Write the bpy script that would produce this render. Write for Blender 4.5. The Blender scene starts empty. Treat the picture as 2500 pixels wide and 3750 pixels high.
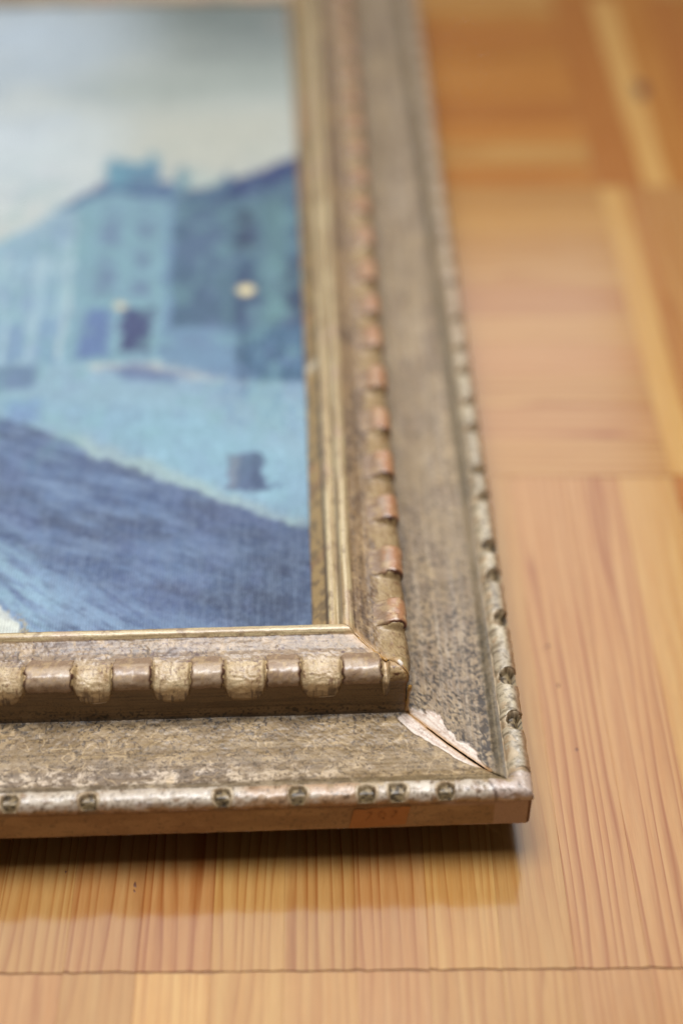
import bpy, math, random
import numpy as np
from mathutils import Matrix, Vector

scene = bpy.context.scene
MM = 0.001

# ------------------------------------------------------------------ camera
cam_data = bpy.data.cameras.new("camera")
camera = bpy.data.objects.new("camera", cam_data)
scene.collection.objects.link(camera)
cR = Vector((0.99906, -0.03971, 0.00390)); cF = Vector((0.03190, 0.73374, -0.67868))
cR = (cR - cF * cR.dot(cF)).normalized(); cF.normalize(); cU = cR.cross(cF)
m = Matrix.Identity(4)
for i in range(3):
    m[i][0] = cR[i]; m[i][1] = cU[i]; m[i][2] = -cF[i]
m[0][3], m[1][3], m[2][3] = -0.074304, -0.299316, 0.415965
camera.matrix_world = m
cam_data.sensor_fit = 'VERTICAL'
cam_data.sensor_height = 36.0
cam_data.sensor_width = 24.0
cam_data.lens = 54.86
cam_data.clip_start = 0.01
cam_data.clip_end = 60
cam_data.dof.use_dof = True
cam_data.dof.focus_distance = 0.517
cam_data.dof.aperture_fstop = 2.7
scene.camera = camera

# ------------------------------------------------------------------ room light
world = bpy.data.worlds.new("World")
scene.world = world
world.use_nodes = True
bg = world.node_tree.nodes["Background"]
bg.inputs[0].default_value = (1.0, 0.90, 0.78, 1)
bg.inputs[1].default_value = 0.10

def area_light(name, elev, azim, dist, w, h, power, col):
    ld = bpy.data.lights.new(name, 'AREA')
    ld.shape = 'RECTANGLE'; ld.size = w; ld.size_y = h; ld.energy = power; ld.color = col
    lo = bpy.data.objects.new(name, ld)
    scene.collection.objects.link(lo)
    e, a = math.radians(elev), math.radians(azim)
    t = Vector((-0.07, 0.07, 0.0))
    d = Vector((math.sin(a) * math.cos(e), math.cos(a) * math.cos(e), math.sin(e)))
    lo.location = t + d * dist
    lo.rotation_euler = (-d).to_track_quat('-Z', 'Y').to_euler()
    return lo
# the window beyond the far edge of the picture, and an added unseen fill light above the corner
area_light("window_light", 49.5, -9, 4.0, 3.18, 2.44, 64, (0.90, 0.95, 1.0))
area_light("fill_overhead", 87, -25, 0.85, 0.46, 0.30, 9.6, (0.97, 0.98, 1.0))

vs = scene.view_settings
vs.view_transform = 'Standard'; vs.look = 'None'; vs.exposure = 0.0; vs.gamma = 1.0
scene.cycles.max_bounces = 6

# ------------------------------------------------------------------ numeric noise
def _hash(i, j, seed):
    n = (i.astype(np.int64) * 374761393 + j.astype(np.int64) * 668265263 + seed * 1442695041) & 0x7fffffff
    n = ((n ^ (n >> 13)) * 1274126177) & 0x7fffffff
    n = ((n ^ (n >> 16)) * 2246822519) & 0x7fffffff
    return ((n ^ (n >> 15)) & 0xffff) / 65535.0
def vnoise(x, y, seed=0):
    xi = np.floor(x); yi = np.floor(y)
    fx = x - xi; fy = y - yi
    fx = fx * fx * (3 - 2 * fx); fy = fy * fy * (3 - 2 * fy)
    a = _hash(xi, yi, seed); b = _hash(xi + 1, yi, seed)
    c = _hash(xi, yi + 1, seed); d = _hash(xi + 1, yi + 1, seed)
    return (a + (b - a) * fx) * (1 - fy) + (c + (d - c) * fx) * fy
def fbm(x, y, seed=0, octv=4, gain=0.5):
    s = 0.0; amp = 1.0; tot = 0.0
    for k in range(octv):
        s = s + amp * vnoise(x * 2 ** k + 17.3 * k, y * 2 ** k + 5.1 * k, seed + k)
        tot += amp; amp *= gain
    return s / tot
def sst(a, b, x):
    t = np.clip((x - a) / (b - a), 0, 1)
    return t * t * (3 - 2 * t)
def lin(r, g, b):
    c = np.array([r, g, b], dtype=float) / 255.0
    return np.where(c <= 0.04045, c / 12.92, ((c + 0.055) / 1.055) ** 2.4)
def blend(col, mask, c):
    return col + (np.asarray(c) - col) * np.clip(mask, 0, 1)[..., None]

# ------------------------------------------------------------------ mesh helpers
def mesh_obj(name, verts, quads, mat, col=None, parent=None, smooth=True):
    me = bpy.data.meshes.new(name)
    verts = np.ascontiguousarray(np.asarray(verts, dtype=np.float32) * MM)
    quads = np.ascontiguousarray(quads, dtype=np.int32)
    nv, nf = len(verts), len(quads)
    me.vertices.add(nv); me.vertices.foreach_set("co", verts.ravel())
    me.loops.add(nf * 4); me.loops.foreach_set("vertex_index", quads.ravel())
    me.polygons.add(nf)
    me.polygons.foreach_set("loop_start", np.arange(0, nf * 4, 4, dtype=np.int32))
    me.polygons.foreach_set("use_smooth", np.full(nf, smooth, dtype=bool))
    me.update(calc_edges=True)
    if col is not None:
        at = me.color_attributes.new("tint", 'FLOAT_COLOR', 'POINT')
        c4 = np.ones((nv, 4), dtype=np.float32); c4[:, :col.shape[-1]] = col.reshape(nv, -1)
        at.data.foreach_set("color", c4.ravel())
    me.materials.append(mat)
    o = bpy.data.objects.new(name, me)
    scene.collection.objects.link(o)
    if parent is not None: o.parent = parent
    return o
def grid_quads(n, k, flip=False):
    i = np.arange(n * k).reshape(n, k)
    a, b, c, d = i[:-1, :-1].ravel(), i[1:, :-1].ravel(), i[1:, 1:].ravel(), i[:-1, 1:].ravel()
    q = np.stack([a, b, c, d], 1)
    return q[:, ::-1] if flip else q

# ------------------------------------------------------------------ materials
class NT:
    def __init__(s, name):
        s.m = bpy.data.materials.new(name); s.m.use_nodes = True
        s.t = s.m.node_tree; s.b = s.t.nodes["Principled BSDF"]
    def n(s, typ, **kw):
        x = s.t.nodes.new(typ)
        for k, v in kw.items(): setattr(x, k, v)
        return x
    def l(s, a, b): s.t.links.new(a, b)
    def val(s, x, sock, v):
        x.inputs[sock].default_value = v
    def math(s, op, a, b=None, c=None, clamp=False):
        x = s.n('ShaderNodeMath', operation=op, use_clamp=clamp)
        for i, q in enumerate((a, b, c)):
            if q is None: continue
            if isinstance(q, (int, float)): x.inputs[i].default_value = q
            else: s.l(q, x.inputs[i])
        return x.outputs[0]
    def noise(s, vec, scale, detail=3, rough=0.5, dist=0.0, dim='3D', w=None):
        x = s.n('ShaderNodeTexNoise', noise_dimensions=dim)
        x.inputs['Scale'].default_value = scale; x.inputs['Detail'].default_value = detail
        x.inputs['Roughness'].default_value = rough; x.inputs['Distortion'].default_value = dist
        if vec is not None: s.l(vec, x.inputs['Vector'])
        if w is not None: s.l(w, x.inputs['W'])
        return x.outputs[0]
    def ramp(s, fac, stops):
        x = s.n('ShaderNodeValToRGB')
        e = x.color_ramp.elements
        while len(e) < len(stops): e.new(0.5)
        for q, (p, c) in zip(e, stops):
            q.position = p; q.color = c if len(c) == 4 else (*c, 1)
        s.l(fac, x.inputs[0]); return x.outputs[0]
    def mix(s, fac, a, b, mode='MIX'):
        x = s.n('ShaderNodeMix', data_type='RGBA', blend_type=mode)
        for sock, q in ((0, fac), (6, a), (7, b)):
            if isinstance(q, (int, float)): x.inputs[sock].default_value = q
            elif isinstance(q, (tuple, list)): x.inputs[sock].default_value = (*q[:3], 1)
            else: s.l(q, x.inputs[sock])
        return x.outputs[2]
    def bump(s, h, strength, dist, prev=None):
        x = s.n('ShaderNodeBump')
        x.inputs['Strength'].default_value = strength; x.inputs['Distance'].default_value = dist
        s.l(h, x.inputs['Height'])
        if prev is not None: s.l(prev, x.inputs['Normal'])
        return x.outputs[0]

def patina_material(name, rough, spec=0.5, metal=0.0, bump=1.0, coat=0.3, coat_rough=0.3, gritty=0.8):
    N = NT(name)
    at = N.n('ShaderNodeAttribute', attribute_name="tint")
    tc = N.n('ShaderNodeTexCoord')
    fine = N.noise(tc.outputs['Object'], 1500, 3, 0.6)
    mid = N.noise(tc.outputs['Object'], 420, 3, 0.55)
    grit = N.ramp(N.noise(tc.outputs['Object'], 2100, 2, 0.7), [(0.0, (0.25,) * 3), (0.36, (0.45,) * 3), (0.46, (1, 1, 1)), (1.0, (1.1,) * 3)])
    clus = N.math('MULTIPLY_ADD', N.noise(tc.outputs['Object'], 190, 3), 3.2, -1.15, clamp=True)
    k = N.math('MULTIPLY_ADD', fine, 0.60, 0.68)
    gm = N.math('MULTIPLY', clus, gritty)
    k = N.math('MULTIPLY', k, N.math('ADD', N.math('MULTIPLY', grit, gm), N.math('SUBTRACT', 1.0, gm)))
    N.l(N.mix(1.0, at.outputs['Color'], k, 'MULTIPLY'), N.b.inputs['Base Color'])
    r = N.math('MULTIPLY_ADD', mid, 0.35, rough - 0.17)
    N.l(r, N.b.inputs['Roughness'])
    N.b.inputs['Specular IOR Level'].default_value = spec
    N.b.inputs['Metallic'].default_value = metal
    N.l(N.math('MULTIPLY', at.outputs['Alpha'], coat), N.b.inputs['Coat Weight'])
    N.b.inputs['Coat Roughness'].default_value = coat_rough
    b1 = N.bump(mid, 0.3 * bump, 0.0003)
    N.l(N.bump(fine, 0.45 * bump, 0.0002, b1), N.b.inputs['Normal'])
    return N.m
M_patina = patina_material("aged_gilt_patina", 0.50, 0.45, 0.06, 0.7, 1.0, 0.30)
M_worn = patina_material("worn_polished_gilt", 0.42, 0.5, 0.0, 0.5, 0.5, 0.30, 0.9)

def plain_material(name, col, rough, spec=0.5, var=0.3):
    N = NT(name)
    tc = N.n('ShaderNodeTexCoord')
    a = N.noise(tc.outputs['Object'], 300, 4, 0.6)
    c = N.mix(a, tuple(x * (1 - var) for x in col), tuple(min(1, x * (1 + var)) for x in col))
    N.l(c, N.b.inputs['Base Color'])
    N.b.inputs['Roughness'].default_value = rough
    N.b.inputs['Specular IOR Level'].default_value = spec
    N.l(N.bump(a, 0.4, 0.0003), N.b.inputs['Normal'])
    return N.m
M_glue = plain_material("amber_glue", (0.36, 0.19, 0.05), 0.25, 0.5)
M_crack = plain_material("crack_wood", (0.16, 0.06, 0.025), 0.6)
M_filler = plain_material("joint_filler", (0.28, 0.13, 0.045), 0.6)
M_core = plain_material("dark_joint_wood", (0.09, 0.04, 0.018), 0.7)
M_paper = plain_material("orange_paper", lin(184, 130, 80), 0.7, 0.3, 0.12)
M_ink = plain_material("faded_brown_ink", lin(180, 126, 77), 0.8, 0.2, 0.1)
M_gesso = plain_material("bare_gesso", lin(222, 208, 194), 0.65, 0.3, 0.10)
M_knot = plain_material("knot_wood", lin(96, 52, 26), 0.45, 0.5, 0.4)

def canvas_material():
    N = NT("oil_paint_on_canvas")
    at = N.n('ShaderNodeAttribute', attribute_name="tint")
    tc = N.n('ShaderNodeTexCoord')
    sep = N.n('ShaderNodeSeparateXYZ'); N.l(tc.outputs['Object'], sep.inputs[0])
    wob = N.noise(tc.outputs['Object'], 60, 2)
    def thread(o, per, amt):
        p = N.math('MULTIPLY_ADD', wob, amt, N.math('MULTIPLY', o, 2 * math.pi / per))
        return N.math('MULTIPLY_ADD', N.math('SINE', p), 0.5, 0.5)
    tx = thread(sep.outputs[0], 0.00105, 5.0); ty = thread(sep.outputs[1], 0.0012, 5.0)
    paint = N.noise(tc.outputs['Object'], 380, 4, 0.65)
    w = N.math('ADD', N.math('MULTIPLY', tx, 0.9), N.math('MULTIPLY', ty, 0.35))
    h = N.math('ADD', w, N.math('MULTIPLY', paint, 1.3))
    k = N.math('MULTIPLY_ADD', tx, 0.36, N.math('MULTIPLY_ADD', paint, 0.7, 0.50))
    N.l(N.mix(1.0, at.outputs['Color'], k, 'MULTIPLY'), N.b.inputs['Base Color'])
    N.b.inputs['Roughness'].default_value = 0.42
    N.b.inputs['Specular IOR Level'].default_value = 0.35
    N.l(N.bump(h, 0.8, 0.00026), N.b.inputs['Normal'])
    return N.m
M_canvas = canvas_material()

def wood_material():
    N = NT("varnished_pine")
    oi = N.n('ShaderNodeObjectInfo')
    tc = N.n('ShaderNodeTexCoord')
    off = N.n('ShaderNodeCombineXYZ')
    N.l(N.math('MULTIPLY', oi.outputs['Random'], 3.0), off.inputs[0])
    N.l(N.math('MULTIPLY', oi.outputs['Random'], 7.0), off.inputs[1])
    v = N.n('ShaderNodeVectorMath', operation='ADD')
    N.l(tc.outputs['Object'], v.inputs[0]); N.l(off.outputs[0], v.inputs[1])
    st = N.n('ShaderNodeMapping'); N.l(v.outputs[0], st.inputs[0])
    st.inputs['Scale'].default_value = (1.0, 0.05, 1.0)
    st2 = N.n('ShaderNodeMapping'); N.l(v.outputs[0], st2.inputs[0])
    st2.inputs['Scale'].default_value = (1.0, 0.16, 1.0)
    sep = N.n('ShaderNodeSeparateXYZ'); N.l(v.outputs[0], sep.inputs[0])
    # growth rings: position across the stave, warped slowly along it
    warp = N.noise(st2.outputs[0], 22, 2, 0.5)
    freq = N.math('MULTIPLY_ADD', N.math('FRACT', N.math('MULTIPLY', oi.outputs['Random'], 13.7)), 150.0, 170.0)
    wn = N.noise(st.outputs[0], 75, 2, 0.5)
    pos = N.math('ADD', sep.outputs[0], N.math('MULTIPLY', warp, 0.012))
    ph = N.math('MULTIPLY_ADD', wn, 4.2, N.math('MULTIPLY', pos, freq))
    fr = N.math('FRACT', ph)
    late = N.ramp(fr, [(0.0, (0, 0, 0)), (0.38, (0.05,) * 3), (0.80, (0.55,) * 3), (0.90, (1, 1, 1)), (0.985, (0.35,) * 3), (1.0, (0, 0, 0))])
    amp = N.math('MULTIPLY_ADD', N.noise(st.outputs[0], 130, 2), 2.2, -0.20, clamp=True)
    late = N.math('MULTIPLY', late, amp)
    fib = N.noise(st.outputs[0], 2600, 3, 0.6)
    med = N.noise(st.outputs[0], 320, 3, 0.6)
    base = N.mix(N.math('MULTIPLY_ADD', med, 1.4, -0.2, clamp=True), oi.outputs['Color'],
                 N.mix(1.0, oi.outputs['Color'], (0.80, 0.60, 0.44), 'MULTIPLY'))
    dark = N.mix(1.0, oi.outputs['Color'], (0.56, 0.31, 0.18), 'MULTIPLY')
    c = N.mix(N.math('MULTIPLY', late, oi.outputs['Alpha']), base, dark)
    c = N.mix(1.0, c, N.math('MULTIPLY_ADD', fib, 0.30, 0.85), 'MULTIPLY')
    # scattered dark specks in the wood
    vo = N.n('ShaderNodeTexVoronoi'); N.l(st2.outputs[0], vo.inputs['Vector']); vo.inputs['Scale'].default_value = 34
    sp = N.math('LESS_THAN', vo.outputs['Distance'], 0.017)
    c = N.mix(N.math('MULTIPLY', sp, 0.6), c, (0.10, 0.045, 0.02))
    N.l(c, N.b.inputs['Base Color'])
    N.l(N.math('MULTIPLY_ADD', fib, 0.06, 0.10), N.b.inputs['Roughness'])
    N.b.inputs['Specular IOR Level'].default_value = 0.5
    h = N.math('ADD', N.math('MULTIPLY', fib, 0.5), N.math('MULTIPLY', late, -0.5))
    N.l(N.bump(h, 0.12, 0.00005), N.b.inputs['Normal'])
    return N.m
M_wood = wood_material()

# ------------------------------------------------------------------ floor
FZ = -16.0                                # the frame stands this far above the boards on its deep back
ROT = math.radians(-1.6)
cu, su = math.cos(ROT), math.sin(ROT)
def uv2xy(u, v): return (u * cu - v * su, u * su + v * cu)
base = mesh_obj("floor", [(-3000, -3000, FZ - 0.45), (3000, -3000, FZ - 0.45), (3000, 3000, FZ - 0.45), (-3000, 3000, FZ - 0.45)],
                np.array([[0, 1, 2, 3]]), M_filler)
base['kind'] = 'structure'
# bare parquet round the part in view
def ring():
    vs_, qs = [], []
    for (u0, v0, u1, v1) in ((-3000, 1060, 3000, 3000), (-3000, -3000, 3000, -498), (-3000, -496, -960, 1058), (295, -496, 3000, 1058)):
        n = len(vs_)
        for (u, v) in ((u0, v0), (u1, v0), (u1, v1), (u0, v1)):
            x, y = uv2xy(u, v); vs_.append((x, y, FZ - 0.1))
        qs.append([n, n + 1, n + 2, n + 3])
    return np.array(vs_), np.array(qs)
rv, rq = ring()
o = mesh_obj("distant_parquet", rv, rq, M_wood, parent=base)
o['kind'] = 'stuff'; o.color = (0.42, 0.23, 0.09, 0.8)

rs = random.Random(5)
def stave_mesh(width, length, seed):
    r = random.Random(seed)
    b = 0.05; hw = width / 2 - 0.012; hl = length / 2
    n = 8
    def end(sign):
        return [(-hw + 2 * hw * i / (n - 1), sign * (hl - 0.05 - abs(r.gauss(0, 0.34)))) for i in range(n)]
    lo, hi = end(-1), end(1)
    loop = lo + hi[::-1]
    verts, faces = [], []
    cx = [p for p in loop]
    for (z, k) in ((-6.0, 0.0), (-b, 0.0), (0.0, b)):
        for (x, y) in cx:
            sx = (1 if x > 0 else -1) if abs(abs(x) - hw) < 1e-6 else 0
            verts.append((x - sx * k, y - (1 if y > 0 else -1) * k, z))
    L = len(loop)
    for a in range(2):
        for i in range(L):
            j = (i + 1) % L
            faces.append((a * L + i, a * L + j, (a + 1) * L + j, (a + 1) * L + i))
    for i in range(n - 1):
        a = 2 * L + i; c = 2 * L + (L - 1 - i)
        faces.append((a, a + 1, c - 1, c))
    me = bpy.data.meshes.new("parquet_stave")
    me.from_pydata([(x * MM, y * MM, z * MM) for x, y, z in verts], [], faces)
    me.materials.append(M_wood)
    return me
PAL = {'tan': (205, 161, 99), 'yel': (209, 166, 101), 'pink': (203, 156, 99), 'red': (198, 148, 92),
       'pale': (222, 180, 112), 'brn': (194, 134, 74), 'ora': (203, 146, 79)}
_cache = {}
def stave(u, v, width, length, horizontal, kind, ring=None):
    key = (round(width, 2), rs.randrange(4))
    if key not in _cache: _cache[key] = stave_mesh(width, length, hash(key) % 9999)
    ob = bpy.data.objects.new("parquet_stave", _cache[key])
    x, y = uv2xy(u, v)
    ob.location = (x * MM, y * MM, FZ * MM)
    ob.rotation_euler = (0, 0, ROT + (math.pi / 2 if horizontal else 0))
    c = lin(*PAL[kind]) * rs.uniform(0.96, 1.04)
    ring = rs.uniform(0.55, 1.0) if ring is None else ring
    ob.color = (c[0] * WOODK, c[1] * WOODK, c[2] * WOODK, ring)
    scene.collection.objects.link(ob); ob.parent = base
    return ob
WOODK = 0.80
PW, PL = 22.65, 230.5
V0 = -43.1
U0 = 79.4
kinds = list(PAL)
main = ['yel', 'pink', 'pink', 'tan', 'yel', 'pink', 'tan', 'yel', 'red', 'pink', 'tan', 'tan']
below = ['tan', 'pink', 'pink', 'tan', 'tan', 'pink', 'tan', 'yel', 'pale', 'tan', 'pink', 'tan']
rings_main = [0.25, 1.0, 0.95, 0.35, 0.7, 0.9, 1.0, 0.8, 1.0, 0.9]
# rows of upright staves: in front of the corner and one row nearer
for r_, v0 in ((0, V0), (-1, V0 - PL), (-2, V0 - 2 * PL)):
    for i in range(28):
        u = U0 - PW * (i + 0.5)
        k = (main if r_ == 0 else below)[i] if i < 12 and r_ > -2 else rs.choice(kinds)
        rg = rings_main[i] if (r_ == 0 and i < 10) else (0.55 if r_ == -1 else None)
        stave(u, v0 + PL / 2, PW, PL, False, k, rg)
# courses of crosswise staves beyond them, and under the picture
bands = ['tan', 'pink', 'tan', 'pink', 'tan', 'red', 'tan', 'tan', 'yel', 'tan',
         'ora', 'yel', 'ora', 'brn', 'ora', 'ora', 'ora', 'brn', 'ora', 'yel']
for r_ in range(4):
    for i in range(10):
        v = V0 + PL * (1 + r_) + PL / 10 * (i + 0.5)
        n = r_ * 10 + i
        k = bands[n] if n < len(bands) else rs.choice(kinds)
        for c_ in range(2):
            stave(U0 - PL * (c_ + 0.5), v, PL / 10, PL, True, k if c_ == 0 else rs.choice(kinds))
# the column right of the corner block
for i in range(10):
    stave(U0 + PL / 2, V0 + PL / 10 * (i + 0.5), PL / 10, PL, True, 'brn' if i == 9 else rs.choice(kinds))
for r_, edges, ks in ((1, (U0, 92.6, 102.0, 124.7, 147.4, 170.0, 192.7, 215.4), ('pale', 'red', 'pink', 'tan', 'pink', 'tan', 'yel')),
                      (2, (U0, 104.0, 118.2, 138.0, 160.0, 182.0, 204.0, 226.0), ('brn', 'pale', 'ora', 'brn', 'ora', 'brn', 'tan')),
                      (3, (U0, 102.0, 124.7, 147.4, 170.0, 192.7, 215.4, 238.1), ('ora', 'brn', 'ora', 'tan', 'brn', 'ora', 'tan'))):
    for a, b, k in zip(edges, edges[1:], ks):
        stave((a + b) / 2, V0 + PL * (r_ + 0.5), b - a, PL, False, k, 0.15 if k == 'pale' else None)
# dark knots and nicks in the wood
def knot(x, y, rx, ry, rot):
    n = 14; vs_ = [(0, 0, 0.07)]; 
    for (k, z) in ((0.6, 0.06), (1.0, 0.01)):
        for i in range(n):
            t = 2 * math.pi * i / n; q = k * (1 + 0.18 * math.sin(3 * t + x))
            a, b = rx * q * math.cos(t), ry * q * math.sin(t)
            vs_.append((a, b, z))
    f = [(0, 1 + i, 1 + (i + 1) % n) for i in range(n)] + [(1 + i, 1 + n + i, 1 + n + (i + 1) % n, 1 + (i + 1) % n) for i in range(n)]
    me = bpy.data.meshes.new("knot"); me.from_pydata([(a * MM, b * MM, c * MM) for a, b, c in vs_], [], f)
    me.materials.append(M_knot)
    ob = bpy.data.objects.new("knot", me); ob.location = (x * MM, y * MM, FZ * MM); ob.rotation_euler = (0, 0, rot)
    scene.collection.objects.link(ob); ob.parent = base
KNOTS = [(-127.8, -7.7), (-127.9, -10.0), (-150.6, -1.9), (20.1, 91.3), (18.3, 89.7), (21.1, 71.9), (23.4, 42.2), (132.8, 520.4)]
for (x, y), (rx, ry, rt) in zip(KNOTS, ((0.45, 1.1, 0.1), (0.3, 0.6, 0.4), (0.3, 0.5, 0), (0.7, 0.9, 0.3), (0.35, 0.5, 0), (0.5, 0.9, 0.2), (0.5, 0.8, 0), (4.2, 10.0, -0.1))):
    knot(x, y, rx, ry, rt)

# ------------------------------------------------------------------ picture frame
frame = bpy.data.objects.new("picture_frame", None)
scene.collection.objects.link(frame)
frame['label'] = "old gilt picture frame with carved beading and a split corner, lying on parquet"
frame['category'] = "picture frame"
SHEAR = 0.0112
FW, FH = 780.0, 637.0                     # outer size of the frame, mm
WS = 68.9                                 # width of the rail

def arc(cx, cz, r, a0, a1, n):
    return [(cx + r * math.cos(math.radians(a)), cz + r * math.sin(math.radians(a))) for a in np.linspace(a0, a1, n)]
PROFILE = ([(40, -15.95), (16, -15.95), (15.2, -15.0), (13.5, -6.0), (12.0, -0.1), (0.4, -0.05), (0.0, 0.4), (0.0, 6.0), (0.0, 12.2), (0.2, 12.7)]
           + arc(3.65, 13.3, 3.5, 182, 12, 16)
           + [(7.25, 13.9), (8.2, 13.8), (9.4, 13.2), (11.0, 12.4), (14.0, 11.7), (19, 11.3), (25, 11.35), (31, 11.9), (36.0, 12.5), (37.3, 12.8)]
           + [(37.7, 13.6), (38.1, 16.0), (38.3, 20.0), (38.4, 24.0), (38.2, 27.0)]
           + [(37.7, 28.6), (37.7, 30.2), (38.4, 31.9), (40.0, 33.0), (42.0, 32.9), (43.8, 32.0), (45.2, 31.3), (47.0, 31.1), (50.0, 31.5), (53.0, 32.5), (54.4, 32.9)]
           + arc(57.0, 32.5, 2.1, 160, -20, 12)
           + [(59.2, 30.2), (59.6, 28.6)]
           + arc(61.8, 27.6, 1.7, 150, -10, 9)
           + [(63.7, 26.2), (64.2, 25.2), (66.5, 22.9), (68.7, 20.6), (68.9, 19.8), (68.9, 14.0)])
PROFILE = np.array(PROFILE)
LIP = 12.6                                # height of the outer face
def resample(step):
    d = np.r_[0, np.cumsum(np.hypot(*np.diff(PROFILE, axis=0).T))]
    n = max(40, int(d[-1] / step))
    t = np.linspace(0, d[-1], n)
    p = np.c_[np.interp(t, d, PROFILE[:, 0]), np.interp(t, d, PROFILE[:, 1])]
    if step < 1:
        q = p.copy(); q[1:-1] = 0.25 * p[:-2] + 0.5 * p[1:-1] + 0.25 * p[2:]; p = q
    return p
def to_world(rail, s, w, z):
    if rail == 'bottom': x, y = -s, w
    elif rail == 'right': x, y = -w - 5.0 * (s / 500.0) ** 2 * (w / 69.0), s      # the old rail has warped a little
    elif rail == 'top': x, y = -s, FH - w
    else: x, y = -FW + w, s
    return np.stack([x + SHEAR * y, y, z], -1)
FLIP = {'bottom': False, 'right': True, 'top': True, 'left': False}

LUGS = {'bottom': [(162.6, 147.1), (134.5, 121.6), (109.0, 98.2), (84.5, 73.2), (59.5, 46.5)],
        'right': [(59.4, 71.0), (83.8, 97.0), (111.0, 123.5), (135.2, 148.5), (160.9, 174.0), (187.3, 201), (214.3, 228), (238.0, 251), (262.2, 277), (290.0, 304)]}
NOTCH = {'bottom': [(162.2, 167.7), (137.6, 143.0), (95.6, 100.9), (71.6, 77.2), (49.9, 55.5), (40.0, 45.8), (24.9, 30.3)],
         'right': [(26.3, 32.5), (45.5, 51.8), (72.5, 78.8), (94.0, 99.7), (109.2, 115.2), (137.3, 141.8), (152.4, 157.0), (177.8, 182.2), (195.0, 199.5), (215.8, 220.6), (231.7, 236.2), (253.0, 257.6), (280.6, 285), (298.5, 303), (314.8, 319), (331.8, 336), (349.5, 354)]}
rr = random.Random(11)
s = 188.0
while s < 330:
    LUGS['bottom'].append((s + rr.uniform(10, 14), s)); s += rr.uniform(23, 28)
s = 190.0
while s < 330:
    NOTCH['bottom'].append((s, s + rr.uniform(5, 6))); s += rr.uniform(16, 32)
s = 317.0
while s < 560:
    LUGS['right'].append((s, s + rr.uniform(12, 15))); s += rr.uniform(23, 27)
s = 372.0
while s < 600:
    NOTCH['right'].append((s, s + rr.uniform(4, 5))); s += rr.uniform(15, 24)
for k in LUGS: LUGS[k] = sorted((min(a), max(a)) for a in LUGS[k])
for k in NOTCH: NOTCH[k] = sorted((min(a), max(a)) for a in NOTCH[k])

def intervals_gap(iv, first, last):
    g, cur = [], first
    for a, b in iv:
        if a > cur: g.append((cur, a))
        cur = b
    if last > cur: g.append((cur, last))
    return g
def foot(tau, un):
    """round lower outline of a scoop"""
    wf = 1.16 * np.clip(1 - ((0.42 - tau) / 0.42) ** 2.6, 0, 1) ** 0.45 + 1e-3
    return sst(1.0, 0.72, np.abs(un) / wf)
def scoop_field(rail, S):
    """0 on a lug .. 1 in the middle of a scoop; and -1..1 position within the scoop."""
    f = np.zeros_like(S); u = np.zeros_like(S)
    for n_, (a, b) in enumerate(intervals_gap(LUGS.get(rail, []), 44.0, 330.0 if rail == 'bottom' else 560.0)):
        inside = (S > a) & (S < b)
        q = (S - (a + b) / 2) / ((b - a) / 2)
        f = np.where(inside, sst(1.0, 0.86, np.abs(q)), f); u = np.where(inside, q, u)
    return f, u
def notch_field(rail, S, W):
    """1 inside the oval pits punched in the outer bead"""
    f = np.zeros_like(S)
    for n_, (a, b) in enumerate(NOTCH.get(rail, [])):
        q = (S - (a + b) / 2) / ((b - a) / 2 * (1.2 if rail == 'right' else 0.98))
        wc = 2.3 + 0.5 * math.sin(n_ * 2.3)
        r2 = q ** 2 + ((W - wc + (0.3 if rail == 'right' else 0)) / (3.7 if rail == 'right' else 3.15)) ** 2 + 0.5 * (vnoise(S / 1.1 + 9 * n_, W / 1.1, 77) - 0.5)
        f = np.maximum(f, sst(1.12, 0.80, r2))
    return f

# colours of the old finish (sRGB)
TAN, OLIVE = lin(170, 140, 100), lin(150, 126, 86)
GREY, PALEGREY = lin(140, 120, 102), lin(186, 170, 156)
BROWN, DARK = lin(126, 94, 62), lin(66, 50, 36)
CREAM, GESSO = lin(212, 186, 136), lin(222, 208, 194)
BOLE, ORANGE = lin(140, 78, 46), lin(186, 124, 80)
WORN = lin(206, 190, 164)

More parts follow.
